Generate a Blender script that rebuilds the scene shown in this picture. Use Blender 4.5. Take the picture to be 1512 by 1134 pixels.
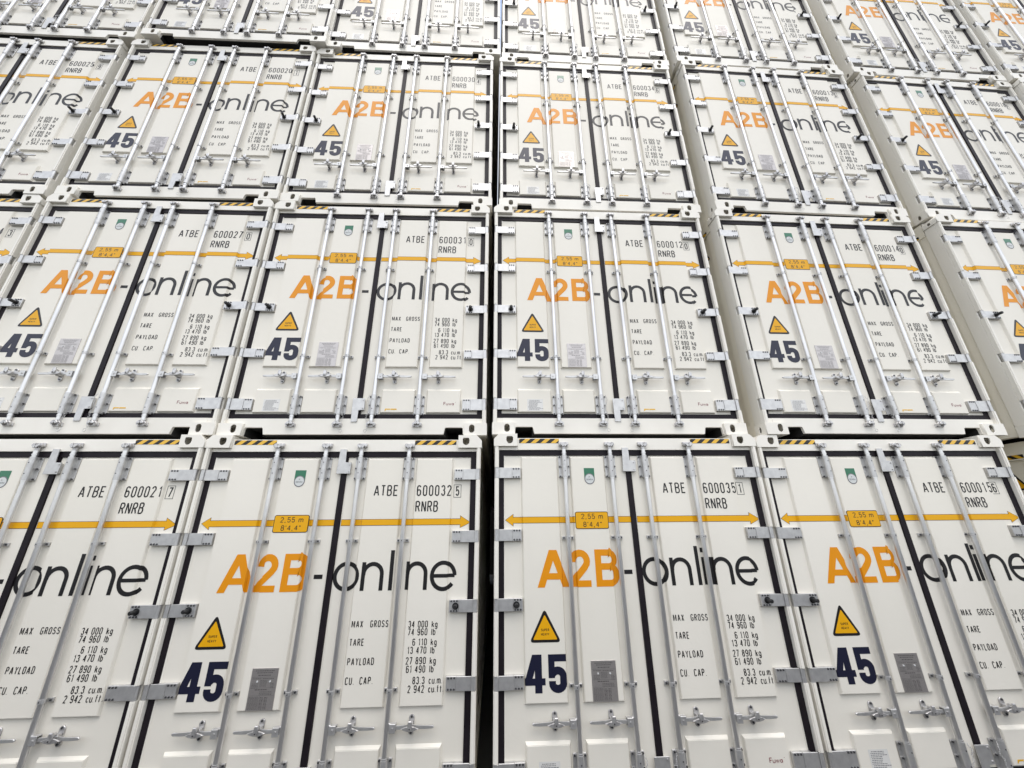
import bpy, bmesh, math, random
from mathutils import Vector, Matrix
random.seed(7)
S = bpy.context.scene
COL = S.collection
for o in list(bpy.data.objects):
    bpy.data.objects.remove(o, do_unlink=True)

# ------------------------------------------------------------------ camera
cam_d = bpy.data.cameras.new('camera')
cam = bpy.data.objects.new('camera', cam_d); COL.objects.link(cam)
cam_d.sensor_fit = 'HORIZONTAL'; cam_d.sensor_width = 36.0
cam_d.lens = 36.0 * 577.639 / 1512.0
cam_d.clip_start = 0.05; cam_d.clip_end = 2000
YAW, PITCH, ROLL = 0.05101337, 0.35434122, -0.00934753
fw = Vector((math.sin(YAW) * math.cos(PITCH), math.cos(YAW) * math.cos(PITCH), math.sin(PITCH)))
rt0 = Vector((math.cos(YAW), -math.sin(YAW), 0)); up0 = rt0.cross(fw)
rt = math.cos(ROLL) * rt0 + math.sin(ROLL) * up0
up = -math.sin(ROLL) * rt0 + math.cos(ROLL) * up0
cam.matrix_world = Matrix(((rt.x, up.x, -fw.x, -0.08284), (rt.y, up.y, -fw.y, -3.78900),
                           (rt.z, up.z, -fw.z, 2.04610), (0, 0, 0, 1)))
S.camera = cam
S.render.resolution_x = 1024; S.render.resolution_y = 768

# ------------------------------------------------------------------ light
SUN_EL, SUN_AZ = math.radians(68), math.radians(172)      # azimuth from north (+y) clockwise: behind the camera
W = bpy.data.worlds.new('World'); S.world = W; W.use_nodes = True
nt = W.node_tree; nt.nodes.clear()
sky = nt.nodes.new('ShaderNodeTexSky'); sky.sky_type = 'NISHITA'; sky.sun_disc = False
sky.sun_elevation = SUN_EL; sky.sun_rotation = SUN_AZ
sky.dust_density = 0.4; sky.air_density = 1.0; sky.ozone_density = 1.0
hs = nt.nodes.new('ShaderNodeHueSaturation'); hs.inputs['Saturation'].default_value = 0.22
bg = nt.nodes.new('ShaderNodeBackground'); bg.inputs['Strength'].default_value = 0.13
wo = nt.nodes.new('ShaderNodeOutputWorld')
# overcast: the cloud cover is about three times brighter overhead than at the horizon
tcw = nt.nodes.new('ShaderNodeTexCoord'); sep = nt.nodes.new('ShaderNodeSeparateXYZ')
mr = nt.nodes.new('ShaderNodeMapRange'); mr.inputs['From Min'].default_value = 0.0; mr.inputs['From Max'].default_value = 0.62; mr.interpolation_type = 'SMOOTHSTEP'
mr.inputs['To Min'].default_value = 0.80; mr.inputs['To Max'].default_value = 1.22
mx = nt.nodes.new('ShaderNodeVectorMath'); mx.operation = 'SCALE'
nt.links.new(tcw.outputs['Generated'], sep.inputs[0]); nt.links.new(sep.outputs['Z'], mr.inputs['Value'])
# the cloud opens towards the zenith and lets the blue through
hz_ = nt.nodes.new('ShaderNodeHueSaturation'); hz_.inputs['Saturation'].default_value = 0.8
mb = nt.nodes.new('ShaderNodeMapRange'); mb.interpolation_type = 'SMOOTHSTEP'
mb.inputs['From Min'].default_value = 0.85; mb.inputs['From Max'].default_value = 0.92
mc = nt.nodes.new('ShaderNodeMix'); mc.data_type = 'RGBA'
nt.links.new(sky.outputs[0], hz_.inputs['Color']); nt.links.new(sep.outputs['Z'], mb.inputs['Value'])
nt.links.new(mb.outputs[0], mc.inputs['Factor']); nt.links.new(hs.outputs[0], mc.inputs['A']); nt.links.new(hz_.outputs[0], mc.inputs['B'])
nt.links.new(sky.outputs[0], hs.inputs['Color']); nt.links.new(mc.outputs['Result'], mx.inputs[0]); nt.links.new(mr.outputs[0], mx.inputs['Scale'])
nt.links.new(mx.outputs[0], bg.inputs['Color'])
nt.links.new(bg.outputs[0], wo.inputs['Surface'])
sd = bpy.data.lights.new('sun', 'SUN'); sd.energy = 0.75; sd.angle = math.radians(45); sd.color = (1.0, 0.93, 0.83)
sun = bpy.data.objects.new('sun', sd); COL.objects.link(sun)
sdir = Vector((math.sin(SUN_AZ) * math.cos(SUN_EL), math.cos(SUN_AZ) * math.cos(SUN_EL), math.sin(SUN_EL)))
sun.rotation_euler = sdir.to_track_quat('Z', 'Y').to_euler()
sun.location = (0, -20, 30)
S.view_settings.view_transform = 'Standard'; S.view_settings.look = 'None'
S.view_settings.exposure = 1.11; S.view_settings.gamma = 1.0

# ------------------------------------------------------------------ materials
def mat(name, col, rough=0.5, metal=0.0, noise=None, bump=None, coat=0.0, spec=0.5):
    m = bpy.data.materials.new(name); m.use_nodes = True
    t = m.node_tree; b = t.nodes['Principled BSDF']
    b.inputs['Base Color'].default_value = (*col, 1); b.inputs['Roughness'].default_value = rough
    b.inputs['Metallic'].default_value = metal; b.inputs['Coat Weight'].default_value = coat
    b.inputs['Coat Roughness'].default_value = 0.25
    b.inputs['Specular IOR Level'].default_value = spec
    tc = t.nodes.new('ShaderNodeTexCoord')
    oi = t.nodes.new('ShaderNodeObjectInfo')
    ad = t.nodes.new('ShaderNodeVectorMath'); ad.operation = 'ADD'
    sc = t.nodes.new('ShaderNodeMath'); sc.operation = 'MULTIPLY'; sc.inputs[1].default_value = 37.0
    t.links.new(oi.outputs['Random'], sc.inputs[0])
    t.links.new(tc.outputs['Object'], ad.inputs[0]); t.links.new(sc.outputs[0], ad.inputs[1])
    if noise:
        scale, c2, detail, stretch = noise
        mp = t.nodes.new('ShaderNodeMapping'); mp.inputs['Scale'].default_value = stretch
        n = t.nodes.new('ShaderNodeTexNoise'); n.inputs['Scale'].default_value = scale; n.inputs['Detail'].default_value = detail
        r = t.nodes.new('ShaderNodeValToRGB')
        r.color_ramp.elements[0].position = 0.35; r.color_ramp.elements[1].position = 0.68
        r.color_ramp.elements[0].color = (*col, 1); r.color_ramp.elements[1].color = (*c2, 1)
        t.links.new(ad.outputs[0], mp.inputs['Vector']); t.links.new(mp.outputs[0], n.inputs['Vector'])
        t.links.new(n.outputs['Fac'], r.inputs['Fac']); t.links.new(r.outputs['Color'], b.inputs['Base Color'])
    if bump:
        scale, strength, dist = bump
        n = t.nodes.new('ShaderNodeTexNoise'); n.inputs['Scale'].default_value = scale; n.inputs['Detail'].default_value = 3
        bp = t.nodes.new('ShaderNodeBump'); bp.inputs['Strength'].default_value = strength; bp.inputs['Distance'].default_value = dist
        t.links.new(ad.outputs[0], n.inputs['Vector']); t.links.new(n.outputs['Fac'], bp.inputs['Height'])
        t.links.new(bp.outputs[0], b.inputs['Normal'])
    return m
WHITE = (0.82, 0.783, 0.70)
M = dict(
    door=mat('door_paint', WHITE, 0.52, noise=(1.6, (0.785, 0.75, 0.665), 4, (1, 1, .35)), bump=(14, .25, .004), coat=0.12),
    frame=mat('frame_paint', (0.86, 0.83, 0.755), 0.40, noise=(3, (0.81, 0.775, 0.70), 5, (1, 1, .5)), bump=(40, .2, .002), coat=0.12),
    side=mat('side_panel_paint', (0.90, 0.865, 0.76), 0.5, noise=(2, (0.88, 0.83, 0.71), 4, (1, .3, 1))),
    gasket=mat('gasket_rubber', (0.010, 0.007, 0.010), 0.5, noise=(6, (0.016, 0.012, 0.016), 3, (1, 1, 1)), spec=.2),
    steel=mat('galvanised_steel', (0.62, 0.615, 0.605), 0.44, 0.72, noise=(22, (0.53, 0.525, 0.52), 5, (1, 1, 1)), bump=(90, .15, .001)),
    rod=mat('zinc_plated_rod', (0.74, 0.73, 0.72), 0.33, 0.85, noise=(9, (0.62, 0.615, 0.61), 4, (1, 1, .3))),
    cast=mat('cast_cam_steel', (0.64, 0.63, 0.62), 0.40, 0.72, noise=(30, (0.46, 0.45, 0.45), 5, (1, 1, 1)), bump=(60, .4, .002)),
    bolt=mat('bolt_steel', (0.09, 0.09, 0.095), 0.45, 0.6),
    rubber=mat('black_rubber', (0.012, 0.012, 0.013), 0.45),
    dark=mat('near_black_shade', (0.014, 0.013, 0.012), 0.9),  # near-black tone standing in for shade, also on the added walls
    orange=mat('orange_vinyl', (0.77, 0.285, 0.001), 0.42, spec=.4),
    black=mat('black_vinyl', (0.007, 0.006, 0.007), 0.42, spec=.5),
    navy=mat('navy_vinyl', (0.006, 0.007, 0.028), 0.42, spec=.5),
    amber=mat('amber_vinyl', (0.79, 0.395, 0.003), 0.42, spec=.35),
    yellow=mat('yellow_vinyl', (0.80, 0.46, 0.02), 0.3, coat=.3),
    brown=mat('dark_outline_vinyl', (0.05, 0.03, 0.01), 0.3),
    green=mat('green_vinyl', (0.006, 0.15, 0.07), 0.3, coat=.3),
    silver=mat('silver_sticker', (0.62, 0.64, 0.63), 0.35),
    sticker=mat('clear_sticker', (0.74, 0.73, 0.70), 0.25, coat=.5),
    wine=mat('wine_red_vinyl', (0.20, 0.012, 0.035), 0.3),
    plate=mat('etched_data_plate', (0.52, 0.49, 0.47), 0.36, 0.72, noise=(60, (0.47, 0.44, 0.43), 4, (1, 1, 2))),
    etch=mat('etched_lettering', (0.19, 0.175, 0.17), 0.42, 0.6),
    greytext=mat('grey_print', (0.16, 0.16, 0.17), 0.5),
    concrete=mat('yard_asphalt', (0.07, 0.068, 0.065), 0.85, noise=(1.5, (0.05, 0.05, 0.048), 8, (1, 1, 1)), bump=(20, .4, .01)),
)

# ------------------------------------------------------------------ mesh helpers
def bx(bm, x0, x1, y0, y1, z0, z1):
    vs = [bm.verts.new((x, y, z)) for x in (x0, x1) for y in (y0, y1) for z in (z0, z1)]
    for f in ((0, 1, 3, 2), (4, 6, 7, 5), (0, 4, 5, 1), (2, 3, 7, 6), (0, 2, 6, 4), (1, 5, 7, 3)):
        bm.faces.new([vs[i] for i in f])
    return vs
def bxb(bm, x0, x1, y0, y1, z0, z1, b=0.004, seg=1):
    vs = bx(bm, x0, x1, y0, y1, z0, z1)
    es = list({e for v in vs for e in v.link_edges})
    bmesh.ops.bevel(bm, geom=es, offset=b, segments=seg, affect='EDGES', profile=.6)
def cyl(bm, p, q, r, seg=16, r2=None, caps=True):
    p, q = Vector(p), Vector(q); d = q - p; r2 = r if r2 is None else r2
    m = Matrix.Translation((p + q) / 2) @ d.to_track_quat('Z', 'Y').to_matrix().to_4x4()
    bmesh.ops.create_cone(bm, cap_ends=caps, segments=seg, radius1=r, radius2=r2, depth=d.length, matrix=m)
def prism(bm, pts, y0, y1, bev=0.0):
    """pts in (x, z), counter-clockwise seen from the front (-y); extruded from y0 (front) to y1 (back)."""
    a = [bm.verts.new((x, y0, z)) for x, z in pts]; b = [bm.verts.new((x, y1, z)) for x, z in pts]
    n = len(pts)
    f = bm.faces.new(a); bm.faces.new(b[::-1])
    for i in range(n):
        bm.faces.new((a[i], b[i], b[(i + 1) % n], a[(i + 1) % n]))
    if bev:
        bmesh.ops.bevel(bm, geom=list(f.edges), offset=bev, segments=1, affect='EDGES')
def plate_with_holes(bm, outer, holes, depth, xf):
    """a flat plate with real holes; outlines in 2-D, extruded by depth, mapped by xf(x, y, z)."""
    cu = bpy.data.curves.new('tmp', 'CURVE'); cu.dimensions = '2D'; cu.fill_mode = 'BOTH'; cu.extrude = depth / 2
    for pts in [outer] + holes:
        sp = cu.splines.new('POLY'); sp.points.add(len(pts) - 1); sp.use_cyclic_u = True
        for i, (x, y) in enumerate(pts):
            sp.points[i].co = (x, y, 0, 1)
    ob = bpy.data.objects.new('tmp', cu); COL.objects.link(ob)
    me = bpy.data.meshes.new_from_object(ob.evaluated_get(bpy.context.evaluated_depsgraph_get()))
    bpy.data.objects.remove(ob); bpy.data.curves.remove(cu)
    for v in me.vertices:
        v.co = xf(*v.co)
    bm.from_mesh(me); bpy.data.meshes.remove(me)
def tube(bm, pts, r, seg=6):
    for p, q in zip(pts[:-1], pts[1:]):
        cyl(bm, p, q, r, seg)
def mesh(bm, name, m, smooth=False):
    bmesh.ops.remove_doubles(bm, verts=bm.verts, dist=1e-5)
    bmesh.ops.recalc_face_normals(bm, faces=bm.faces)
    me = bpy.data.meshes.new(name); bm.to_mesh(me); bm.free()
    ms = m if isinstance(m, (list, tuple)) else [m]
    for x in ms: me.materials.append(x)
    if smooth:
        for p in me.polygons: p.use_smooth = True
        me.set_sharp_from_angle(angle=math.radians(24))
    return me
def obj(name, me, parent=None, loc=(0, 0, 0), scale=None):
    o = bpy.data.objects.new(name, me); COL.objects.link(o); o.parent = parent; o.location = loc
    if scale: o.scale = scale
    return o
def NB(): return bmesh.new()
def rrect(x0, x1, z0, z1, r, n=5):
    p = []
    for cx, cz, a in ((x1 - r, z1 - r, 0), (x0 + r, z1 - r, 90), (x0 + r, z0 + r, 180), (x1 - r, z0 + r, 270)):
        for i in range(n + 1):
            t = math.radians(a + 90 * i / n); p.append((cx + r * math.cos(t), cz + r * math.sin(t)))
    return p

# ------------------------------------------------------------------ container layout (metres, measured)
CW, CH = 2.598, 2.907
DX = ((0.097, 1.276), (1.326, 2.495))
DV0, DV1 = 0.224, 2.702
YD, YP, YG = 0.059, 0.036, 0.048           # door skin, raised pad, gasket depths behind the corner casting face
def FU(u): return u * 1.0095 + .0005
def FV(v): return v * 1.0111 - .0200
PADS = tuple((FU(a), FU(b)) for a, b in ((.255, .606), (.722, 1.056), (1.502, 1.846), (1.957, 2.306)))
PZ = ((FV(.252), FV(.508)), (FV(.743), 2.690))
RODS = tuple(FU(u) for u in (.668, 1.113, 1.440, 1.888))
RY = 0.015
BV = 0.011                                  # slope of the pad edges
def surf(x, z):
    """depth of the painted door surface at (x, z)"""
    for a, b in PADS:
        for z0, z1 in PZ:
            if a <= x <= b and z0 <= z <= z1:
                t = min(x - a, b - x) / BV
                return YP + (YD - YP) * max(0.0, 1 - t)
    return YD
CUTS = sorted({c for a, b in PADS for c in (a, a + BV, b - BV, b)})

# ------------------------------------------------------------------ lettering made of strokes
def arc(cx, cy, rx, ry, a0, a1, n=9):
    return [(cx + rx * math.cos(math.radians(a0 + (a1 - a0) * i / n)), cy + ry * math.sin(math.radians(a0 + (a1 - a0) * i / n))) for i in range(n + 1)]
R_ = .2
def ring(cx, cy, rx, ry, n=20): return arc(cx, cy, rx, ry, 90, 450, n)
G = {
 '0': [arc(.5, 1 - R_, .5, R_, 0, 180) + arc(.5, R_, .5, R_, 180, 360) + [(1, 1 - R_)]],
 '1': [[(.1, .8), (.75, 1), (.75, 0)]],
 '2': [arc(.5, .76, .5, .24, 170, -15) + [(0, 0), (1, 0)]],
 '3': [arc(.5, .76, .47, .24, 165, -90), arc(.5, .27, .5, .27, 90, -165)],
 '4': [[(.74, 0), (.74, 1)], [(.70, .98), (0, .3), (1, .3)]],
 '5': [[(.95, 1), (.12, 1), (.06, .5)] + arc(.5, .32, .5, .32, 125, -155)],
 '6': [arc(.5, 1 - R_, .5, R_, 15, 180) + arc(.5, R_, .5, R_, 180, 360) + arc(.5, .38, .5, R_, 0, 165)],
 '7': [[(0, 1), (1, 1), (.35, 0)]],
 '8': [ring(.5, .76, .45, .24), ring(.5, .27, .5, .27)],
 'A': [[(0, 0), (.46, 1)], [(.54, 1), (1, 0)], [(.18, .3), (.82, .3)]],
 'B': [[(0, 0), (0, 1)], [(0, 1), (.5, 1)] + arc(.55, .77, .4, .23, 90, -90) + [(.0, .54)], [(.5, .54)] + arc(.55, .27, .45, .27, 90, -90) + [(0, 0)]],
 'C': [arc(.5, 1 - R_, .5, R_, 10, 180) + arc(.5, R_, .5, R_, 180, 350)],
 'D': [[(0, 0), (0, 1), (.5, 1)] + arc(.5, .7, .5, .3, 90, 0) + arc(.5, .3, .5, .3, 0, -90) + [(0, 0)]],
 'E': [[(1, 1), (0, 1), (0, 0), (1, 0)], [(0, .52), (.85, .52)]],
 'F': [[(1, 1), (0, 1), (0, 0)], [(0, .52), (.85, .52)]],
 'G': [arc(.5, 1 - R_, .5, R_, 15, 180) + arc(.5, R_, .5, R_, 180, 360) + [(1, .45), (.55, .45)]],
 'H': [[(0, 0), (0, 1)], [(1, 0), (1, 1)], [(0, .5), (1, .5)]],
 'K': [[(0, 0), (0, 1)], [(1, 1), (.05, .42)], [(.3, .6), (1, 0)]],
 'L': [[(0, 1), (0, 0), (1, 0)]],
 'M': [[(0, 0), (0, 1)], [(.08, 1), (.5, .1), (.92, 1)], [(1, 1), (1, 0)]],
 'N': [[(0, 0), (0, 1)], [(.05, 1), (.95, 0)], [(1, 0), (1, 1)]],
 'P': [[(0, 0), (0, 1)], [(0, 1), (.5, 1)] + arc(.55, .74, .45, .26, 90, -90) + [(0, .48)]],
 'R': [[(0, 0), (0, 1)], [(0, 1), (.5, 1)] + arc(.55, .75, .42, .25, 90, -90) + [(0, .5)], [(.5, .5), (1, 0)]],
 'S': [arc(.5, .75, .48, .25, 15, 225, 10) + [(.8, .45)] + arc(.5, .25, .5, .25, 40, -165, 10)],
 'T': [[(0, 1), (1, 1)], [(.5, 1), (.5, 0)]],
 'U': [[(0, 1)] + arc(.5, R_, .5, R_, 180, 360) + [(1, 1)]],
 'V': [[(0, 1), (.5, 0), (1, 1)]],
 'X': [[(0, 0), (1, 1)], [(0, 1), (1, 0)]],
 'Y': [[(0, 1), (.5, .45), (1, 1)], [(.5, .45), (.5, 0)]],
 'k': [[(0, 0), (0, 1)], [(.9, .68), (.05, .3)], [(.35, .45), (1, 0)]],
 'g': [ring(.5, .35, .5, .33), [(1, .68), (1, -.1)] + arc(.5, -.1, .5, .18, 0, -160)],
 'l': [[(.5, 0), (.5, 1)]],
 'b': [[(0, 0), (0, 1)], ring(.5, .34, .5, .34)],
 'c': [arc(.5, .34, .5, .34, 40, 320)],
 'u': [[(0, .7)] + arc(.5, .2, .5, .2, 180, 360) + [(1, .7)], [(1, .7), (1, 0)]],
 'm': [[(0, 0), (0, .68)], [(0, .5)] + arc(.25, .5, .25, .18, 170, 0) + [(.5, 0)], [(.5, .5)] + arc(.75, .5, .25, .18, 170, 0) + [(1, 0)]],
 'f': [arc(.8, .82, .35, .18, 80, 180) + [(.45, 0)], [(.1, .66), (.95, .66)]],
 't': [[(.5, .95), (.5, .15)] + arc(.8, .15, .3, .15, 180, 260), [(.1, .68), (.95, .68)]],
 'w': [[(0, .68), (.25, 0), (.5, .66), (.75, 0), (1, .68)]],
 'a': [ring(.45, .33, .45, .33), [(1, .68), (1, 0)]],
 '.': [[(.3, .0), (.3, .06)]], ',': [[(.5, .08), (.2, -.15)]], "'": [[(.5, 1), (.5, .75)]], '"': [[(.2, 1), (.2, .75)], [(.8, 1), (.8, .75)]],
 '-': [[(0, .4), (1, .4)]],
}
G['9'] = [[(1 - x, 1 - y) for x, y in s] for s in G['6']]
G['O'] = G['0']
RELW = {'1': .7, 'M': 1.25, 'l': .35, '.': .35, ',': .5, "'": .4, '"': .6, 'm': 1.4, 'f': .85, 't': .85, 'w': 1.4, 'E': .92, 'L': .85, 'T': .95, 'c': .9, 'A': 1.1}
LAYER = [0]
def ribbon(bm, pts, t, dy=0.0, closed=False):
    P = [Vector(p) for p in pts]
    if (P[0] - P[-1]).length < 1e-6: P = P[:-1]; closed = True
    n = len(P); L = []; Rr = []
    for i in range(n):
        a = P[i - 1] if (i > 0 or closed) else None
        b = P[(i + 1) % n] if (i < n - 1 or closed) else None
        d1 = (P[i] - a).normalized() if a is not None else None
        d2 = (b - P[i]).normalized() if b is not None else None
        if d1 is None: d1 = d2
        if d2 is None: d2 = d1
        n1 = Vector((-d1.y, d1.x)); n2 = Vector((-d2.y, d2.x)); m = n1 + n2
        if m.length < .2: m = n1
        m.normalize(); k = min(1 / max(m.dot(n1), .35), 1.6)
        L.append(P[i] + m * t / 2 * k); Rr.append(P[i] - m * t / 2 * k)
    vl = [bm.verts.new((v.x, dy, v.y)) for v in L]; vr = [bm.verts.new((v.x, dy, v.y)) for v in Rr]
    for i in range(n if closed else n - 1):
        j = (i + 1) % n
        try: bm.faces.new((vl[i], vl[j], vr[j], vr[i]))
        except ValueError: pass
def text(bm, s, x, z, h, w, t, gap, right=None, slot=None, yo=0.0):
    """write s with its lower left at (x, z); or ending at right"""
    def cw(c): return w * .55 if c == ' ' else w * RELW.get(c, 1)
    tot = sum(cw(c) + gap for c in s) - gap
    if right is not None: x = right - tot
    for k, c in enumerate(s):
        if c != ' ':
            for i, st in enumerate(G[c]):
                ribbon(bm, [(x + t / 2 + px * (cw(c) - t), z + t / 2 + py * (h - t)) for px, py in st], t, yo - 0.00012 * i)
        x += cw(c) + gap
    return x
def poly(bm, pts, dy=0.0): bm.faces.new([bm.verts.new((x, dy, z)) for x, z in pts])
def settle(bm, off=0.0013, cuts=True):
    """lay a flat decal (x, z, small y order) on the stepped door surface"""
    for v in bm.verts: v.co.x = FU(v.co.x); v.co.z = FV(v.co.z)
    if cuts:
        for c in CUTS:
            bmesh.ops.bisect_plane(bm, geom=list(bm.verts) + list(bm.edges) + list(bm.faces), plane_co=(c, 0, 0), plane_no=(1, 0, 0))
    for v in bm.verts:
        v.co.y = surf(v.co.x, v.co.z) - off + v.co.y
def dmesh(bm, name, m):
    me = bpy.data.meshes.new(name)
    for f in bm.faces:
        f.normal_update()
        if f.normal.y > 0: f.normal_flip()
    bm.to_mesh(me); bm.free()
    for x in (m if isinstance(m, (list, tuple)) else [m]): me.materials.append(x)
    return me

# ------------------------------------------------------------------ the pieces of one container
root = bpy.data.objects.new('shipping_container', None); COL.objects.link(root)
root.empty_display_size = .3

# corner castings: hollow boxes with real apertures
def casting(top, mirror):
    bm = NB(); w, h, d, th = .226, .121, .178, .014
    if top:
        out = [(0.0, 0), (w, 0), (w, h), (.055, h), (.046, h - .003), (.004, h - .047), (0, h - .056)]
        hole = [(.152 + a, .061 + b) for a, b in [(.033 * math.cos(t), .037 * math.sin(t)) for t in [math.radians(180 + 18 * i) for i in range(11)]]] + [(.184, .085), (.176, .096), (.128, .096), (.120, .085)]
    else:
        out = [(0.0, 0), (w, 0), (w, h), (0.0, h)]
        hole = [(.148 + a * .0275, .066 + (.014 if b > 0 else -.014) + b * .0275) for a, b in [(math.cos(math.radians(18 * i + 9)), math.sin(math.radians(18 * i + 9))) for i in range(20)]]
    plate_with_holes(bm, out, [hole], th, lambda x, y, z: (x, th / 2 + z, y))
    # side plate with its own hole
    zt = h - .056 if top else h
    shole = [(.10 + .020 * math.cos(math.radians(18 * i)), .060 + .034 * math.sin(math.radians(18 * i))) for i in range(20)] if not top else [(.10 + .020 * math.cos(math.radians(18 * i)), .034 + .022 * math.sin(math.radians(18 * i))) for i in range(20)]
    plate_with_holes(bm, [(th, 0), (d, 0), (d, zt), (th, zt)], [shole], th, lambda x, y, z: (th / 2 + z, x, y))
    if top:
        prism(bm, [(0.0, zt), (.014, zt - .002), (.062, h - .013), (.055, h)], th, d)
        bx(bm, .055, w, th, d, h - th, h)
    else:
        bx(bm, th, w, th, d, h - th, h)
    bx(bm, th, w, th, d, 0, th)
    bx(bm, w - th, w, th, d, th, h - th)
    bx(bm, th, w - th, d - th, d, th, h - th)
    if mirror:
        for v in bm.verts: v.co.x = -v.co.x
    return mesh(bm, 'corner_casting', M['frame'])
cz = CH - .121
obj('corner_casting', casting(True, False), root, (0, 0, cz))
obj('corner_casting', casting(True, True), root, (CW, 0, cz))
obj('corner_casting', casting(False, False), root, (0, 0, 0))
obj('corner_casting', casting(False, True), root, (CW, 0, 0))

# hinge heights
HZ = ((2.534, .049), (1.985, .049), (1.433, .048), (.882, .049), (.320, .059))
def post(mirror):
    bm = NB()
    prism_top, z0 = cz, .121
    bxb(bm, .010, .105, .052, .185, z0, prism_top, .006)
    edges = [z0] + [e for hz, hh in sorted(HZ) for e in (hz - hh - .002, hz + hh + .002)] + [prism_top]
    for a, b in zip(edges[0::2], edges[1::2]):
        vs = bx(bm, .009, .048, .003, .0525, a, b)
        es = [e for v in vs for e in v.link_edges if abs(e.verts[0].co.z - e.verts[1].co.z) > .01 and e.verts[0].co.y < .01]
        bmesh.ops.bevel(bm, geom=list(set(es)), offset=.009, segments=3, affect='EDGES')
    if mirror:
        for v in bm.verts: v.co.x = CW - v.co.x
    return mesh(bm, 'corner_post', M['frame'], True)
obj('corner_post', post(False), root); obj('corner_post', post(True), root)

bm = NB()                                                             # header
bx(bm, .1055, .2275, .037, .17, 2.7535, cz - .002); bx(bm, CW - .2275, CW - .1055, .037, .17, 2.7535, cz - .002)
bxb(bm, .228, CW - .228, .036, .17, 2.7535, 2.869, .002)
bx(bm, .0490, .1050, .037, .0518, 2.7540, cz - .002); bx(bm, CW - .1050, CW - .0490, .037, .0518, 2.7540, cz - .002)
header = obj('header_rail', mesh(bm, 'header_rail', M['frame']), root)
bm = NB()                                                             # sill with the two fork recesses
n_l, n_r = (.233, .410), (2.180, 2.358)
pts = [(.2285, .016)]
def notch(a, b):
    return [(a - .004, .016), (a, .072), (a + .004, .081), (a + .013, .085), (b - .013, .085), (b - .004, .081), (b, .072), (b + .012, .016)]
pts = notch(*n_l) + [(2.168, .016)] + notch(*n_r)[1:-1] + [(2.362, .016), (CW - .2285, .016), (CW - .2285, .12), (CW - .1055, .123), (CW - .1055, .1745), (.1055, .1745), (.1055, .123), (.2285, .12), (.2285, .016)]
prism(bm, pts, .032, .060)
bx(bm, .0490, .1050, .034, .0518, .1215, .1740); bx(bm, CW - .1050, CW - .0490, .034, .0518, .1215, .1740)
sill = obj('bottom_sill', mesh(bm, 'bottom_sill', M['frame']), root)

bm = NB()                                                             # side walls, roof, floor
L = 13.7
for s in (0, 1):
    q = NB()
    bx(q, .022, .10, .186, .27, .15, 2.708)
    bx(q, .044, .10, .271, L, .16, 2.708)
    bx(q, .030, .10, .2715, .300, .16, 2.7075)
    bx(q, .014, .10, .190, L, 2.709, CH - .012)
    bx(q, .016, .10, .190, L, .020, .149)
    k = .75
    while k < L - .3:
        bx(q, .036, .05, k, k + .05, .1605, 2.7075); k += .55
    if s:
        for v in q.verts: v.co.x = CW - v.co.x
    tm = bpy.data.meshes.new('t'); q.to_mesh(tm); q.free(); bm.from_mesh(tm); bpy.data.meshes.remove(tm)
bx(bm, .101, CW - .101, .18, L, 2.79, CH - .03)
bx(bm, .101, CW - .101, L - .08, L, .02, 2.78)
body = obj('container_body', mesh(bm, 'container_body', M['side']), root)
bm = NB()
bx(bm, .106, CW - .106, .075, L - .1, .150, .21)
for y in (.36, .9, 1.5, 2.2): bx(bm, .106, CW - .106, y, y + .06, .03, .149)
for x in (.2275, .408, 2.176, 2.356): bx(bm, x, x + .005, .0605, .355, .002, .149)  # near-black liners put the shade of the fork recesses into colour
for a, b in ((.2326, .4079), (2.1811, 2.3559)): bx(bm, a, b, .0605, .355, .088, .149)
for a, b in ((.4132, 2.1758),): bx(bm, a, b, .0605, .355, .010, .149)
obj('underframe_shade_liner', mesh(bm, 'underframe_shade_liner', M['dark']), root)

bm = NB()                                                             # gasket ring and centre strip
bx(bm, .0485, CW - .0485, YG, .085, 2.7025, 2.7534)
bx(bm, .0485, CW - .0485, YG, .085, .175, .2255)
bx(bm, .0485, .0965, YG, .085, .2256, 2.7024)
bx(bm, 2.4955, CW - .0485, YG, .085, .2256, 2.7024)
bx(bm, 1.2765, 1.3255, YG - .002, .085, .2256, 2.7024)
obj('door_gasket', mesh(bm, 'door_gasket', M['gasket']), root)

def pad(bm, a, b, z0, z1, top=.012):
    o = [(a, z0), (b, z0), (b, z1), (a, z1)]; i = [(a + BV, z0 + BV * .7), (b - BV, z0 + BV * .7), (b - BV, z1 - top), (a + BV, z1 - top)]
    A = [bm.verts.new((x, YD, z)) for x, z in o]; B = [bm.verts.new((x, YP, z)) for x, z in i]
    f = bm.faces.new(B)
    for k in range(4): bm.faces.new((A[k], A[(k + 1) % 4], B[(k + 1) % 4], B[k]))
    bmesh.ops.bevel(bm, geom=list(f.edges), offset=.003, segments=2, affect='EDGES')
doors = []
for d in (0, 1):
    bm = NB(); a, b = DX[d]
    bxb(bm, a, b, YD, .10, DV0, DV1, .004)
    for p, q in PADS[2 * d:2 * d + 2]:
        pad(bm, p, q, PZ[0][0], PZ[0][1], .020); pad(bm, p, q, PZ[1][0], PZ[1][1])
    doors.append(obj('door', mesh(bm, 'door', M['door']), root))

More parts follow.
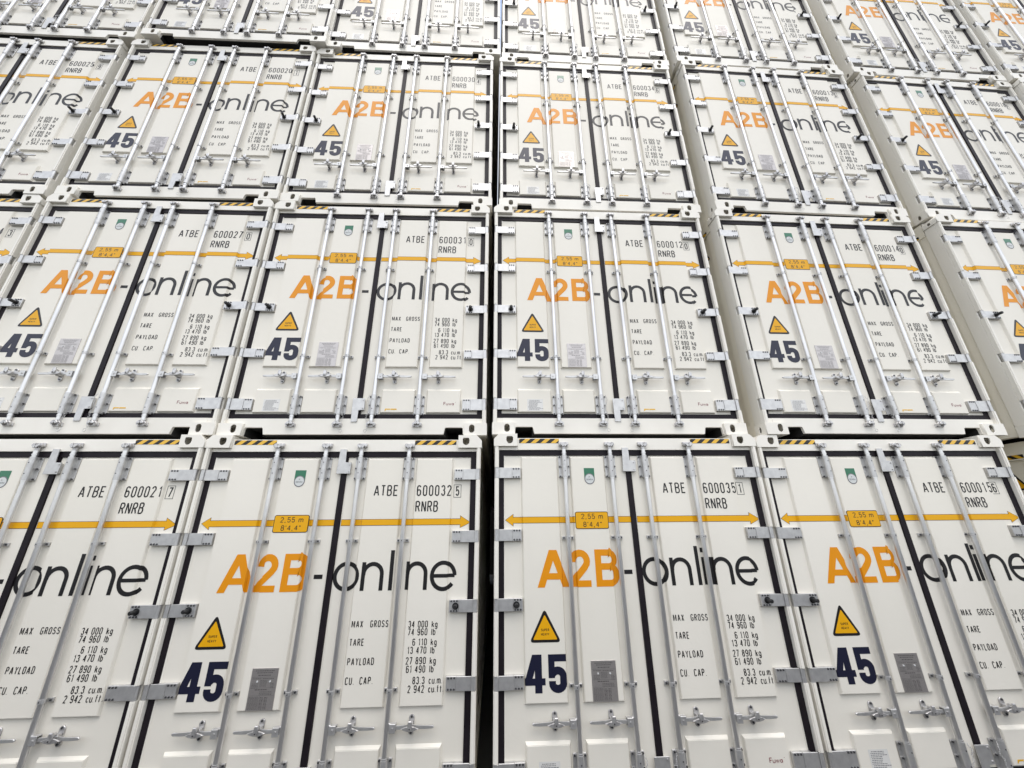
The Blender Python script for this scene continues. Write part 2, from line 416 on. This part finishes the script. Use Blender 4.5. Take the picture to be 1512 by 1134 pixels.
# hinges
def hinge(hh, bumper):
    bm = NB()
    bxb(bm, .050, .172, .021, .032, -hh, hh, .002)
    bxb(bm, .1722, .254, .026, .0575, -hh, hh, .002)
    bx(bm, .100, .171, .0322, .0585, -hh, hh)
    cyl(bm, (.028, .024, -hh), (.028, .024, hh), .0165, 24)
    bxb(bm, .030, .0498, .010, .022, -hh, hh, .002)
    bx(bm, .013, .049, .028, .036, -hh, hh)
    cyl(bm, (.028, .024, -hh - .002), (.028, .024, hh + .002), .007, 12)
    return mesh(bm, 'hinge', M['steel'], True)
def hbolts(hh):
    bm = NB()
    for x in (.188, .212, .236):
        for z in (-hh + .011, hh - .011):
            cyl(bm, (x, .0262, z), (x, .0195, z), .0082, 10, .0060)
    return mesh(bm, 'hinge_bolts', M['bolt'], True)
HM = {}
for hz, hh in HZ:
    if hh not in HM:
        # bolts are worked into the hinge mesh as a second material
        me = hinge(hh, False); b2 = hbolts(hh)
        bm = NB(); bm.from_mesh(me); n0 = set(bm.faces); bm.from_mesh(b2); bm.faces.ensure_lookup_table()
        for f in [q for q in bm.faces if q not in n0]: f.material_index = 1
        bm.to_mesh(me); bm.free(); me.materials.append(M['bolt'])
        me.set_sharp_from_angle(angle=math.radians(24))
        bm = NB(); bm.from_mesh(me)
        for v in bm.verts: v.co.x = -v.co.x
        bmesh.ops.reverse_faces(bm, faces=bm.faces)
        mr = bpy.data.meshes.new('hinge'); bm.to_mesh(mr); bm.free()
        mr.materials.append(M['steel']); mr.materials.append(M['bolt']); mr.set_sharp_from_angle(angle=math.radians(24))
        HM[hh] = (me, mr)
bm = NB()
cyl(bm, (0, .026, 0), (0, .020, 0), .027, 24); cyl(bm, (0, .020, 0), (0, -.034, 0), .0165, 24); cyl(bm, (0, -.034, 0), (0, -.040, 0), .0165, 24, .012)
bump_me = mesh(bm, 'rubber_bumper', M['rubber'], True)
for hz, hh in HZ:
    obj('hinge', HM[hh][0], doors[0], (0, 0, hz)); obj('hinge', HM[hh][1], doors[1], (CW, 0, hz))
obj('rubber_bumper', bump_me, doors[0], (.200, 0, 1.433)); obj('rubber_bumper', bump_me, doors[1], (CW - .200, 0, 1.433))

# lock rods
def rod_mesh():
    bm = NB()
    cyl(bm, (0, RY, .146), (0, RY, 2.756), .0200, 28)
    for z in (.424, 2.484, 2.720, .190): cyl(bm, (0, RY, z - .006), (0, RY, z + .006), .0235, 28)
    return mesh(bm, 'lock_rod', M['rod'], True)
def guide_mesh(h):          # long tubular bracket, origin at its centre
    bm = NB()
    cyl(bm, (0, RY, -h), (0, RY, h), .0265, 28)
    for s in (-1, 1):
        x0, x1 = sorted((s * .019, s * .053)); bxb(bm, x0, x1, YD - .010, YD - .003, -h, h, .002)
        x0, x1 = sorted((s * .018, s * .0245)); bx(bm, x0, x1, RY, YD - .004, -h, h)
        for z in (-h + .012, 0, h - .012):
            x0, x1 = sorted((s * .024, s * .052)); bx(bm, x0, x1, YD - .018, YD - .0101, z - .006, z + .006)
    n0 = set(bm.faces)
    for s in (-1, 1):
        for z in (-h + .012, 0, h - .012): cyl(bm, (s * .041, YD - .018, z), (s * .041, YD - .027, z), .0075, 8)
    for z in (-h * .45, h * .5): cyl(bm, (0, RY - .0255, z), (0, RY - .0285, z), .0048, 8)
    bm.faces.ensure_lookup_table()
    for f in [q for q in bm.faces if q not in n0]: f.material_index = 1
    return mesh(bm, 'rod_guide', [M['steel'], M['bolt']], True)
def clamp_mesh():
    bm = NB()
    cyl(bm, (0, RY, -.014), (0, RY, .014), .0250, 24)
    for s in (-1, 1):
        x0, x1 = sorted((s * .012, s * .052)); bxb(bm, x0, x1, YD - .018, YD - .010, -.014, .014, .002)
        x0, x1 = sorted((s * .030, s * .052)); bx(bm, x0, x1, YD - .0102, YD - .0005, -.014, .014)
    n0 = set(bm.faces)
    for s in (-1, 1): cyl(bm, (s * .038, YD - .018, 0), (s * .038, YD - .026, 0), .0075, 8)
    cyl(bm, (0, RY - .0245, 0), (0, RY - .028, 0), .0045, 8)
    bm.faces.ensure_lookup_table()
    for f in [q for q in bm.faces if q not in n0]: f.material_index = 1
    return mesh(bm, 'rod_clamp', [M['steel'], M['bolt']], True)
def cam_mesh():             # cam and keeper, points up
    bm = NB()
    bxb(bm, -.046, .046, .018, .034, .004, .040, .003)
    for s in (-1, 1):
        prism(bm, [(s * .020, .002), (s * .034, -.004), (s * .046, .012), (s * .040, .030), (s * .022, .036)][::s], -.004, .019, .002)
        prism(bm, [(s * .003, -.010), (s * .014, -.012), (s * .034, .010), (s * .030, .022), (s * .016, .014), (s * .006, .024)][::s], -.018, -.0045, .002)
    bmesh.ops.create_icosphere(bm, subdivisions=2, radius=.020, matrix=Matrix.Translation((0, RY, -.006)))
    cyl(bm, (0, RY, -.05), (0, RY, .0), .0175, 16, .019)
    cyl(bm, (0, RY - .018, .006), (0, RY - .030, .006), .006, 8)
    return mesh(bm, 'lock_cam', M['cast'], True)
def handle_mesh(s):         # s: -1 lever towards the left, +1 towards the right; origin on the rod
    bm = NB()
    def X(a, b): return sorted((s * a, s * b))
    x0, x1 = X(.012, .030); bxb(bm, x0, x1, RY - .014, RY + .012, -.026, .026, .003)
    x0, x1 = X(.022, .070)
    bxb(bm, x0, x1, RY - .026, RY - .020, -.034, .024, .002); bxb(bm, x0, x1, RY + .012, RY + .018, -.034, .024, .002)
    bx(bm, x0, x1, RY - .0199, RY + .0119, .018, .024)
    cyl(bm, (s * .046, RY - .032, -.004), (s * .046, RY + .018, -.004), .007, 10)
    lever = [(.040, -.012), (.040, .012), (.110, .013), (.178, .018), (.250, .011), (.300, .009), (.352, .010), (.360, .006), (.363, 0), (.360, -.006), (.352, -.010), (.300, -.011), (.250, -.010), (.178, -.013), (.110, -.011)]
    pts = [(s * x, z - .003) for x, z in lever]
    prism(bm, pts, RY - .016, RY - .002, .003)
    return mesh(bm, 'lever', M['steel'], True)
def catch_mesh(s):          # handle catch with its swinging keeper; origin at its centre
    bm = NB()
    prism(bm, rrect(-.020, .020, -.066, .064, .0195), YD - .012, YD - .0002, .003)
    bxb(bm, -.016, .016, .008, YD - .011, -.022, .022, .003)
    bow = [(-.068, -.004), (-.040, -.014), (-.014, -.021), (.014, -.021), (.040, -.014), (.068, -.004), (.040, .005), (.015, .012), (-.015, .012), (-.040, .005)]
    prism(bm, bow, -.026, -.015, .003)
    prism(bm, [(-.012, -.010), (.012, -.010), (.019, .024), (.013, .048), (-.011, .048), (-.017, .024)], -.038, -.025, .004)
    bxb(bm, -.009, .009, -.026, .0115, .026, .038, .002)
    n0 = set(bm.faces)
    cyl(bm, (0, -.036, .000), (0, -.041, .000), .005, 8); cyl(bm, (0, YD - .011, .050), (0, YD - .018, .050), .008, 10); cyl(bm, (0, YD - .011, -.050), (0, YD - .018, -.050), .008, 10)
    bm.faces.ensure_lookup_table()
    for f in [q for q in bm.faces if q not in n0]: f.material_index = 1
    return mesh(bm, 'handle_catch', [M['cast'], M['bolt']], True)
def chain_mesh(s):
    bm = NB(); p = Vector((s * .040, -.012, .40)); rnd = random.Random(3)
    for k in range(24):
        c = Vector((s * (.040 + .012 * math.sin(k * .5)), -.006 + .006 * math.cos(k * 1.3) + (0.010 if k > 14 else 0), .405 - k * .0145))
        a = k * 1.57 + .4
        u = Vector((math.cos(a) * .005, math.sin(a) * .005, 0)); w = Vector((0, 0, .0085))
        ptsk = [c + w, c + w * .5 + u, c - w * .5 + u, c - w, c - w * .5 - u, c + w * .5 - u, c + w]
        tube(bm, ptsk, .0016, 4)
    c = Vector((s * .046, .004, .045))
    tube(bm, [c + Vector((.014 * math.cos(t), 0, .016 * math.sin(t))) for t in [math.radians(30 * i) for i in range(13)]], .002, 5)
    return mesh(bm, 'seal_chain', M['steel'])
rm, gu, gl, cl, cm = rod_mesh(), guide_mesh(.104), guide_mesh(.104), clamp_mesh(), cam_mesh()
hm = {-1: handle_mesh(-1), 1: handle_mesh(1)}; ct = {-1: catch_mesh(-1), 1: catch_mesh(1)}; ch = {1: chain_mesh(1), -1: chain_mesh(-1)}
for i, u in enumerate(RODS):
    r = obj('lock_rod', rm, root, (u, 0, 0))
    obj('rod_guide', gu, r, (0, 0, 2.594)); obj('rod_guide', gl, r, (0, 0, .314))
    obj('rod_clamp', cl, r, (0, 0, 1.957)); obj('rod_clamp', cl, r, (0, 0, .849))
    obj('lock_cam', cm, r, (0, 0, 2.790)); c = obj('lock_cam', cm, r, (0, 0, .128)); c.rotation_euler = (0, math.pi, 0)
    s = -1 if i < 2 else 1
    obj('lever', hm[s], r, (0, 0, .620)); obj('handle_catch', ct[s], r, (s * .181, 0, .620))
    if i == 1: obj('seal_chain', ch[1], r)
    if i == 2: obj('seal_chain', ch[-1], r)

# cover plates over the door joint
bm = NB(); prism(bm, [(1.240, 2.545), (1.366, 2.545), (1.371, 2.650), (1.313, 2.650), (1.311, 2.775), (1.250, 2.775)], .024, .032, .0015)
bx(bm, 1.330, 1.364, .0322, YD + .001, 2.555, 2.640)
cyl(bm, (1.350, .024, 2.566), (1.350, .017, 2.566), .007, 10); cyl(bm, (1.353, .024, 2.632), (1.353, .017, 2.632), .007, 10)
obj('cover_plate', mesh(bm, 'cover_plate', M['steel'], True), doors[1])
bm = NB(); prism(bm, [(1.250, .140), (1.312, .140), (1.312, .262), (1.368, .262), (1.364, .386), (1.244, .386)], .022, .030, .0015)
bx(bm, 1.330, 1.358, .0302, YD + .001, .272, .376)
cyl(bm, (1.350, .022, .281), (1.350, .015, .281), .007, 10); cyl(bm, (1.348, .022, .368), (1.348, .015, .368), .007, 10)
obj('cover_plate', mesh(bm, 'cover_plate', M['steel'], True), doors[1])

# hazard strips: black with slanting yellow bars
def hazard(x0, x1, z0, z1, pitch=.0985, mapf=None, ph=0.0):
    bm = NB(); mapf = mapf or (lambda x, y, z: (x, y, z))
    def F(pts, y, mi):
        f = bm.faces.new([bm.verts.new(mapf(x, y, z)) for x, z in pts]); f.material_index = mi
    F([(x0, z0), (x1, z0), (x1, z1), (x0, z1)], 0, 0)
    k = x0 - pitch + ph; sl = .052
    while k < x1:
        # yellow parallelogram bottom [k, k+pitch/2], top shifted by sl; clip to strip
        P = [(k, z0), (k + pitch / 2, z0), (k + pitch / 2 + sl, z1), (k + sl, z1)]
        def clip(P, c, sgn):
            out = []
            for i in range(len(P)):
                a, b = P[i - 1], P[i]; da, db = sgn * (a[0] - c), sgn * (b[0] - c)
                if (da >= 0) != (db >= 0):
                    t = da / (da - db); out.append((a[0] + t * (b[0] - a[0]), a[1] + t * (b[1] - a[1])))
                if db >= 0: out.append(b)
            return out
        P = clip(P, x0 + .0005, 1)
        if len(P) > 2: P = clip(P, x1 - .0005, -1)
        if len(P) > 2: F(P, -.0006, 1)
        k += pitch
    return bm
for a, b in ((.244, .635), (1.950, 2.350)):
    bm = hazard(a, b, 2.819, 2.863, ph=.012)
    for v in bm.verts: v.co.y += .0345
    obj('hazard_strip', dmesh(bm, 'hazard_strip', [M['black'], M['yellow']]), header)

# decals on the doors ------------------------------------------------
LD, RD = doors
def decal(name, bm, m, parent, cuts=True, off=.0013):
    settle(bm, off, cuts); return obj(name, dmesh(bm, name, m), parent)
# width arrow, each half on its own door
def arrow(side, grow):
    z0, z1, h0, h1 = 2.084, 2.132, 2.060, 2.157; g = grow
    if side == 0:
        return [[(.110 - g * 1.6, 2.109), (.177 + g, h0 - g * 1.5), (.177 + g, h1 + g * 1.5)], [(.1772 + g, z0 - g), (1.262 + g * .5, z0 - g), (1.262 + g * .5, z1 + g), (.1772 + g, z1 + g)]]
    return [[(2.481 + g * 1.6, 2.101), (2.390 - g, h1 + g * 1.5), (2.390 - g, h0 - g * 1.5)], [(1.323 - g * .5, z0 - g), (2.3898 - g, z0 - g), (2.3898 - g, z1 + g), (1.323 - g * .5, z1 + g)]]
for d, par in ((0, LD), (1, RD)):
    bm = NB()
    for p in arrow(d, .0035): poly(bm, p)
    n0 = set(bm.faces)
    for p in arrow(d, 0): poly(bm, p, -.0005)
    bm.faces.ensure_lookup_table()
    for f in [q for q in bm.faces if q not in n0]: f.material_index = 1
    decal('width_arrow', bm, [M['brown'], M['amber']], par)
bm = NB(); poly(bm, rrect(.742, 1.0475, 2.028, 2.176, .018)[::-1]); poly(bm, rrect(.748, 1.0415, 2.034, 2.170, .014)[::-1], -.0005)
bm.faces.ensure_lookup_table(); bm.faces[1].material_index = 1
text(bm, "2,55 m", .797, 2.112, .046, .030, .0062, .0075, yo=-.001)
text(bm, "8'4,4\"", .812, 2.044, .046, .030, .0062, .0075, yo=-.001)
for v in bm.verts: v.co.y -= .0008
decal('width_sign', bm, [M['brown'], M['amber']], LD)
# big lettering: A 2 B
bm = NB()
T_ = .060
poly(bm, [(.381, 1.561), (.443, 1.561), (.556, 1.857), (.489, 1.857)]); poly(bm, [(.601, 1.561), (.665, 1.561), (.557, 1.857), (.490, 1.857)], -.00012)
poly(bm, [(.452, 1.622), (.592, 1.622), (.575, 1.672), (.470, 1.672)], -.00024)
tw = .056
ribbon(bm, [(.697, 1.756)] + arc(.760, 1.765, .062, .064, 175, -20, 12) + [(.800, 1.715), (.712, 1.622), (.697, 1.592)], tw)
poly(bm, [(.668, 1.561), (.850, 1.561), (.850, 1.612), (.668, 1.612)], -.00012)
ribbon(bm, [(.922, 1.561), (.922, 1.857)], tw)
ribbon(bm, [(.930, 1.831), (1.02, 1.831)] + arc(1.020, 1.775, .050, .056, 90, -90, 8) + [(.930, 1.719)], .052, -.00012)
ribbon(bm, [(.930, 1.7185), (1.03, 1.7185)] + arc(1.030, 1.653, .052, .0655, 90, -90, 8) + [(.930, 1.5875)], .052, -.00024)
decal('orange_lettering', bm, M['orange'], LD)
bm = NB(); poly(bm, [(1.153, 1.654), (1.226, 1.654), (1.226, 1.688), (1.153, 1.688)])
decal('black_hyphen', bm, M['black'], LD, False)
bm = NB(); t = .033
ribbon(bm, ring(1.428, 1.672, .098, .100, 32), t)
def en(x):
    ribbon(bm, [(x, 1.561), (x, 1.783)], t)
    ribbon(bm, [(x + .002, 1.68)] + arc(x + .080, 1.688, .078, .080, 170, 0, 12) + [(x + .158, 1.561)], t, -.00012)
en(1.576); ribbon(bm, [(1.813, 1.561), (1.813, 1.876)], t)
ribbon(bm, [(1.880, 1.561), (1.880, 1.783)], t); ribbon(bm, [(1.880, 1.822), (1.880, 1.860)], t)
en(1.950)
ribbon(bm, [(2.163, 1.668), (2.356, 1.668)], .029, -.00012)
ribbon(bm, arc(2.259, 1.668, .097, .103, 0, 322, 28), t)
decal('black_lettering', bm, M['black'], RD)
# warning triangle
def rtri(cx, z0, w, h, r):
    P = [Vector((cx - w / 2, z0)), Vector((cx + w / 2, z0)), Vector((cx, z0 + h))]; out = []
    for i in range(3):
        a, b, c = P[i - 1], P[i], P[(i + 1) % 3]; d1 = (a - b).normalized(); d2 = (c - b).normalized()
        for k in range(6):
            t = k / 5; q = b + d1 * r * (1 - t) ** 2 + d2 * r * t ** 2; out.append((q.x, q.y))
    return out
def triangle(cx, z0, words=True):
    bm = NB(); poly(bm, rtri(cx, z0 - .004, .262, .245, .036)[::-1]); poly(bm, rtri(cx, z0 + .016, .202, .180, .012)[::-1], -.0005)
    bm.faces.ensure_lookup_table(); bm.faces[1].material_index = 1
    if words:
        n0 = set(bm.faces)
        text(bm, 'SUPER', 0, z0 + .076, .019, .0115, .0032, .0026, right=cx + .0345, yo=-.0008)
        text(bm, 'HEAVY', 0, z0 + .045, .019, .0115, .0032, .0026, right=cx + .0345, yo=-.0008)
        bm.faces.ensure_lookup_table()
    return bm
decal('warning_triangle', triangle(.433, 1.163), [M['black'], M['amber']], LD, False)
# 45
bm = NB()
t = .052
poly(bm, [(.259, .900), (.316, .900), (.377, 1.076), (.320, 1.076)][::1]); poly(bm, [(.340, .8165), (.397, .8165), (.397, 1.076), (.340, 1.076)], -.00012)
poly(bm, [(.259, .868), (.424, .868), (.424, .915), (.259, .915)], -.00024)
ribbon(bm, [(.598, 1.051), (.474, 1.051)], .050)
ribbon(bm, [(.4755, 1.076), (.4755, .915)], .051, -.00012)
ribbon(bm, [(.478, .940)] + arc(.524, .925, .045, .040, 120, 0, 8) + arc(.524, .880, .045, .038, 0, -180, 10) + [(.479, .895)], .054, -.00024)
decal('length_number', bm, M['navy'], LD)
# round badge on green tab
bm = NB()
poly(bm, [(.853, 2.570), (.951, 2.570), (.951, 2.470), (.853, 2.470)]); poly(bm, arc(.902, 2.470, .049, .051, 0, 360, 24)[:-1][::-1], -.0004)
poly(bm, arc(.902, 2.470, .041, .043, 0, 360, 24)[:-1][::-1], -.0008); poly(bm, [(.862, 2.562), (.943, 2.562), (.943, 2.520), (.862, 2.520)], -.0002)
bm.faces.ensure_lookup_table(); bm.faces[0].material_index = 0; bm.faces[1].material_index = 2; bm.faces[2].material_index = 1; bm.faces[3].material_index = 0
n0 = set(bm.faces); text(bm, 'DEKRA', .871, 2.456, .015, .0102, .0026, .0024, yo=-.0012); poly(bm, [(.893, 2.495), (.907, 2.488), (.893, 2.480), (.898, 2.488)], -.0012)
bm.faces.ensure_lookup_table()
for f in [q for q in bm.faces if q not in n0]: f.material_index = 2
decal('inspection_badge', bm, [M['green'], M['silver'], M['greytext']], LD, False)
# data plate
bm = NB(); bxb(bm, .797, 1.000, -.004, 0, .750, 1.026, .001, 1)
for f in bm.faces: f.material_index = 0
n0 = set(bm.faces); rnd = random.Random(5)
def dashes(x0, x1, z, hgt, lo=.005, hi=.016, gap=.003):
    x = x0
    while x < x1 - .004:
        e = min(x + rnd.uniform(lo, hi), x1); poly(bm, [(x, z), (e, z), (e, z + hgt), (x, z + hgt)], -.0046); x = e + gap
for z, x0, x1, hg in ((1.006, .826, .972, .0052), (.993, .838, .958, .0052), (.976, .850, .946, .0062), (.955, .812, .880, .004), (.955, .888, .975, .004)): dashes(x0, x1, z, hg)
for k in range(6): dashes(.872, .926, .944 - k * .0075, .0028)
for k in range(4): dashes(.812, .862, .922 - k * .009, .0032); dashes(.955, .985, .922 - k * .009, .0032)
dashes(.842, .935, .882, .006, .01, .03)
for k in range(3): dashes(.880, .975, .869 - k * .009, .0035)
for k in range(11): dashes(.806, .882, .836 - k * .0076, .003)
for k in range(9): dashes(.892, .918, .832 - k * .009, .0045); dashes(.924, .948, .832 - k * .009, .0045)
for z in (.966, .896, .846): poly(bm, [(.804, z), (.992, z), (.992, z + .0012), (.804, z + .0012)], -.0044)
poly(bm, [(.886, .756), (.8872, .756), (.8872, .844), (.886, .844)], -.0044)
bm.faces.ensure_lookup_table()
for f in [q for q in bm.faces if q not in n0]: f.material_index = 1
n1 = set(bm.faces)
cyl(bm, (.850, -.004, .938), (.850, -.0085, .938), .0065, 10); cyl(bm, (.948, -.004, .938), (.948, -.0085, .938), .0065, 10)
bm.faces.ensure_lookup_table()
for f in [q for q in bm.faces if q not in n1]: f.material_index = 2
for v in bm.verts: v.co = (FU(v.co.x), v.co.y + YP, FV(v.co.z))
me = bpy.data.meshes.new('data_plate'); bmesh.ops.recalc_face_normals(bm, faces=list(n0)); bm.to_mesh(me); bm.free()
for k in ('plate', 'etch', 'silver'): me.materials.append(M[k])
obj('data_plate', me, LD)
# small print on the lower left pad, maker marks
bm = NB(); poly(bm, [(.355, .250 + .02), (.515, .27), (.515, .392), (.355, .392)]); bm.faces.ensure_lookup_table(); bm.faces[0].material_index = 1
rnd = random.Random(9)
for k in range(10):
    z = .376 - k * .0108; x = .365 + (.012 if k == 0 else rnd.uniform(0, .008)); e = x + rnd.uniform(.08, .135)
    while x < e:
        w_ = rnd.uniform(.006, .02); poly(bm, [(x, z), (x + w_, z), (x + w_, z + .0045), (x, z + .0045)], -.0005); x += w_ + .0035
bm.faces.ensure_lookup_table()
decal('notice_sticker', bm, [M['greytext'], M['sticker']], LD, False, .001)
bm = NB(); x = text(bm, 'F', 2.133, .333, .034, .022, .0048, .004)
text(bm, 'uwa', x - .001, .333, .031, .021, .0042, .0042); poly(bm, [(2.252, .362), (2.256, .362), (2.256, .366), (2.252, .366)])
decal('maker_mark', bm, M['wine'], RD, False)
bm = NB(); poly(bm, [(1.552, .274), (1.562, .274), (1.566, .286), (1.606, .286), (1.606, .297), (1.556, .297)]); poly(bm, [(1.610, .284), (1.672, .284), (1.668, .297), (1.610, .297)])
for k in range(5): poly(bm, [(1.614 + k * .011, .288), (1.620 + k * .011, .288), (1.620 + k * .011, .293), (1.614 + k * .011, .293)], -.0005)
decal('orange_mark', bm, M['yellow'], RD, False)
# weights
hh, ww, tt, gg = .051, .0228, .0066, .0085
for s_, x, z in (('MAX', 1.527, 1.291), ('GROSS', 1.679, 1.291), ('TARE', 1.527, 1.162), ('PAYLOAD', 1.527, 1.029), ('CU.', 1.527, .900), ('CAP.', 1.640, .900)):
    bm = NB(); text(bm, s_, x, z, hh, ww, tt, gg); decal('weight_caption', bm, M['black'], RD)
for n_, u_, z in (('34 000', 'kg', 1.282), ('74 960', 'lb', 1.227), ('6 110', 'kg', 1.155), ('13 470', 'lb', 1.098), ('27 890', 'kg', 1.026), ('61 490', 'lb', .969), ('83.3', 'cu.m.', .893), ('2 942', 'cu.ft.', .836)):
    bm = NB(); text(bm, n_, 0, z, hh, ww, tt, .0068, right=2.152); text(bm, u_, 2.184, z, .049, .0215, .0062, .0055); decal('weight_figure', bm, M['black'], RD)
# side marks: short hazard strip and triangle near the door end
for s in (0, 1):
    bm = hazard(.262, .65, 2.722, 2.764, mapf=lambda a, b, c: (.0128 + b, a, c))
    if s:
        for v in bm.verts: v.co.x = CW - v.co.x
    obj('side_hazard_strip', dmesh(bm, 'side_hazard_strip', [M['black'], M['yellow']]), body)
    bm = triangle(.466, 2.397, False)
    for v in bm.verts:
        v.co = ((.0425 if v.co.x > -9 else 0) + v.co.y, v.co.x, v.co.z)
        if s: v.co.x = CW - v.co.x
    obj('side_warning_triangle', dmesh(bm, 'side_warning_triangle', [M['black'], M['amber']]), body)
# the serial number: one mesh for each container
SH, SW, STH = .098, .0405, .0112
def serial(num, chk, rd):
    def put(name, bm):
        settle(bm); obj(name, dmesh(bm, name, M['black']), rd)
    bm = NB(); text(bm, 'ATBE', 1.590, 2.335, SH, .0455, STH, .0128); put('owner_code', bm)
    bm = NB(); x = 1.981
    for k, c in enumerate(num): text(bm, c, x + k * .0556 + (.007 if c == '1' else 0), 2.333, SH, SW, STH, 0)
    put('serial_number', bm)
    bm = NB(); text(bm, 'RNRB', 1.978, 2.193, SH, .0435, STH, .0105); put('type_code', bm)
    bm = NB(); text(bm, chk, 2.335 + (.006 if chk == '1' else 0), 2.334, SH - .010, .036, STH, 0)
    ribbon(bm, [(2.320, 2.322), (2.386, 2.322), (2.386, 2.434), (2.320, 2.434), (2.320, 2.322)], .0040); put('check_digit', bm)

# ------------------------------------------------------------------ every container of the wall
ROWN = {1: 'bottom row', 2: 'second row up', 3: 'third row up', 4: 'top row'}
T = {   # (row, column): x, y, yaw, z, serial
 (1, 1): (-5.388, -.018, -.0002, 0, '6000217'), (1, 2): (-2.788, -.009, -.0051, 0, '6000325'),
 (1, 3): (-.071, -.060, -.0015, .008, '6000351'), (1, 4): (2.548, -.050, -.0045, .002, '6000156'), (1, 5): (5.705, -.03, .004, 0, None),
 (2, 0): (-8.05, .06, .0, 2.918, '6000243'), (2, 1): (-5.351, .017, -.0079, 2.912, '6000270'), (2, 2): (-2.742, .020, -.0118, 2.913, '6000310'),
 (2, 3): (-.091, -.005, -.0003, 2.920, '6000120'), (2, 4): (2.678, -.047, .0082, 2.916, '6000140'), (2, 5): (5.600, -.045, .020, 2.916, None),
 (3, 0): (-8.05, .05, .0, 5.832, '6000259'), (3, 1): (-5.321, .027, -.0099, 5.834, '6000201'), (3, 2): (-2.714, .033, -.0089, 5.834, '6000304'),
 (3, 3): (-.028, .035, .0005, 5.838, '6000346'), (3, 4): (2.729, -.024, .0135, 5.839, '6000135'), (3, 5): (5.603, .020, .0237, 5.836, '6000182'), (3, 6): (8.235, .0, .02, 5.836, None),
 (4, 0): (-7.90, .02, 0, 8.750, None), (4, 1): (-5.177, -.034, -.0046, 8.754, None), (4, 2): (-2.613, .015, -.0007, 8.754, None),
 (4, 3): (.006, .058, .0001, 8.755, None), (4, 4): (2.696, -.005, .0081, 8.755, None), (4, 5): (5.557, .029, .0102, 8.754, None), (4, 6): (8.215, .01, .01, 8.754, None),
}
LABEL = {
 (1, 5): 'white container at the right edge, bottom row, only its marked side wall showing',
 (2, 5): 'white container at the right edge of the second row, directly below number 600018',
 (3, 6): 'white container cut off by the right edge, right of the one numbered 600018',
 (4, 0): 'white container in the top row at the far left, directly above number 600025',
 (4, 1): 'white container in the top row, directly above the one numbered 600020',
 (4, 2): 'white container in the top row, directly above the one numbered 600030',
 (4, 3): 'white container in the top row, directly above the one numbered 600034',
 (4, 4): 'white container in the top row, directly above the one numbered 600013',
 (4, 5): 'white container in the top row, directly above the one numbered 600018',
 (4, 6): 'white container in the top row at the right edge, rightmost of its row',
}
def copy_tree(o, parent=None):
    c = o.copy(); COL.objects.link(c); c.parent = parent
    for k in list(o.children): copy_tree(k, c)
    return c
keys = sorted(T)
things = [root] + [None] * (len(keys) - 1)
for i in range(1, len(keys)): things[i] = copy_tree(root)
for k, o in zip(keys, things):
    x, y, yaw, z, sn = T[k]
    # rotate about the middle of the front edge
    o.location = (x + CW / 2 - CW / 2 * math.cos(yaw), y - CW / 2 * math.sin(yaw), z); o.rotation_euler = (0, 0, yaw)
    o['category'] = 'shipping container'; o['group'] = 'white containers stacked in a wall with their doors facing the camera'
    if sn:
        o['label'] = 'white shipping container numbered %s %s, in the %s' % (sn[:6], sn[6], ROWN[k[0]])
        rd = [c for c in o.children if c.data is doors[1].data][0]
        serial(sn[:6], sn[6], rd)
    else:
        o['label'] = LABEL[k]

# ------------------------------------------------------------------ ground
bm = NB(); bmesh.ops.create_grid(bm, x_segments=1, y_segments=1, size=600)
g = obj('ground', mesh(bm, 'ground', M['concrete'])); g['kind'] = 'structure'; g.location = (0, 0, -.004)

# unseen wall added behind the camera for shade: it darkens the lowest doors and the steel at eye level
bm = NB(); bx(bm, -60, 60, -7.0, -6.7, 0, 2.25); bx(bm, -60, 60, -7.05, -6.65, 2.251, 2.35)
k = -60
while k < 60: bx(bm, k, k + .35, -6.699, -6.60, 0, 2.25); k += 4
w = obj('added_shade_wall', mesh(bm, 'added_shade_wall', M['dark'])); w['kind'] = 'structure'
# unseen wall added beyond the stack blocks the sky through the gaps between the columns
bm = NB(); bx(bm, -60, 60, 17.0, 17.4, 0, 10.5); k = -60
while k < 60: bx(bm, k, k + .35, 16.9, 16.999, 0, 10.4); k += 4
w = obj('added_gap_blocker', mesh(bm, 'added_gap_blocker', M['dark'])); w['kind'] = 'structure'
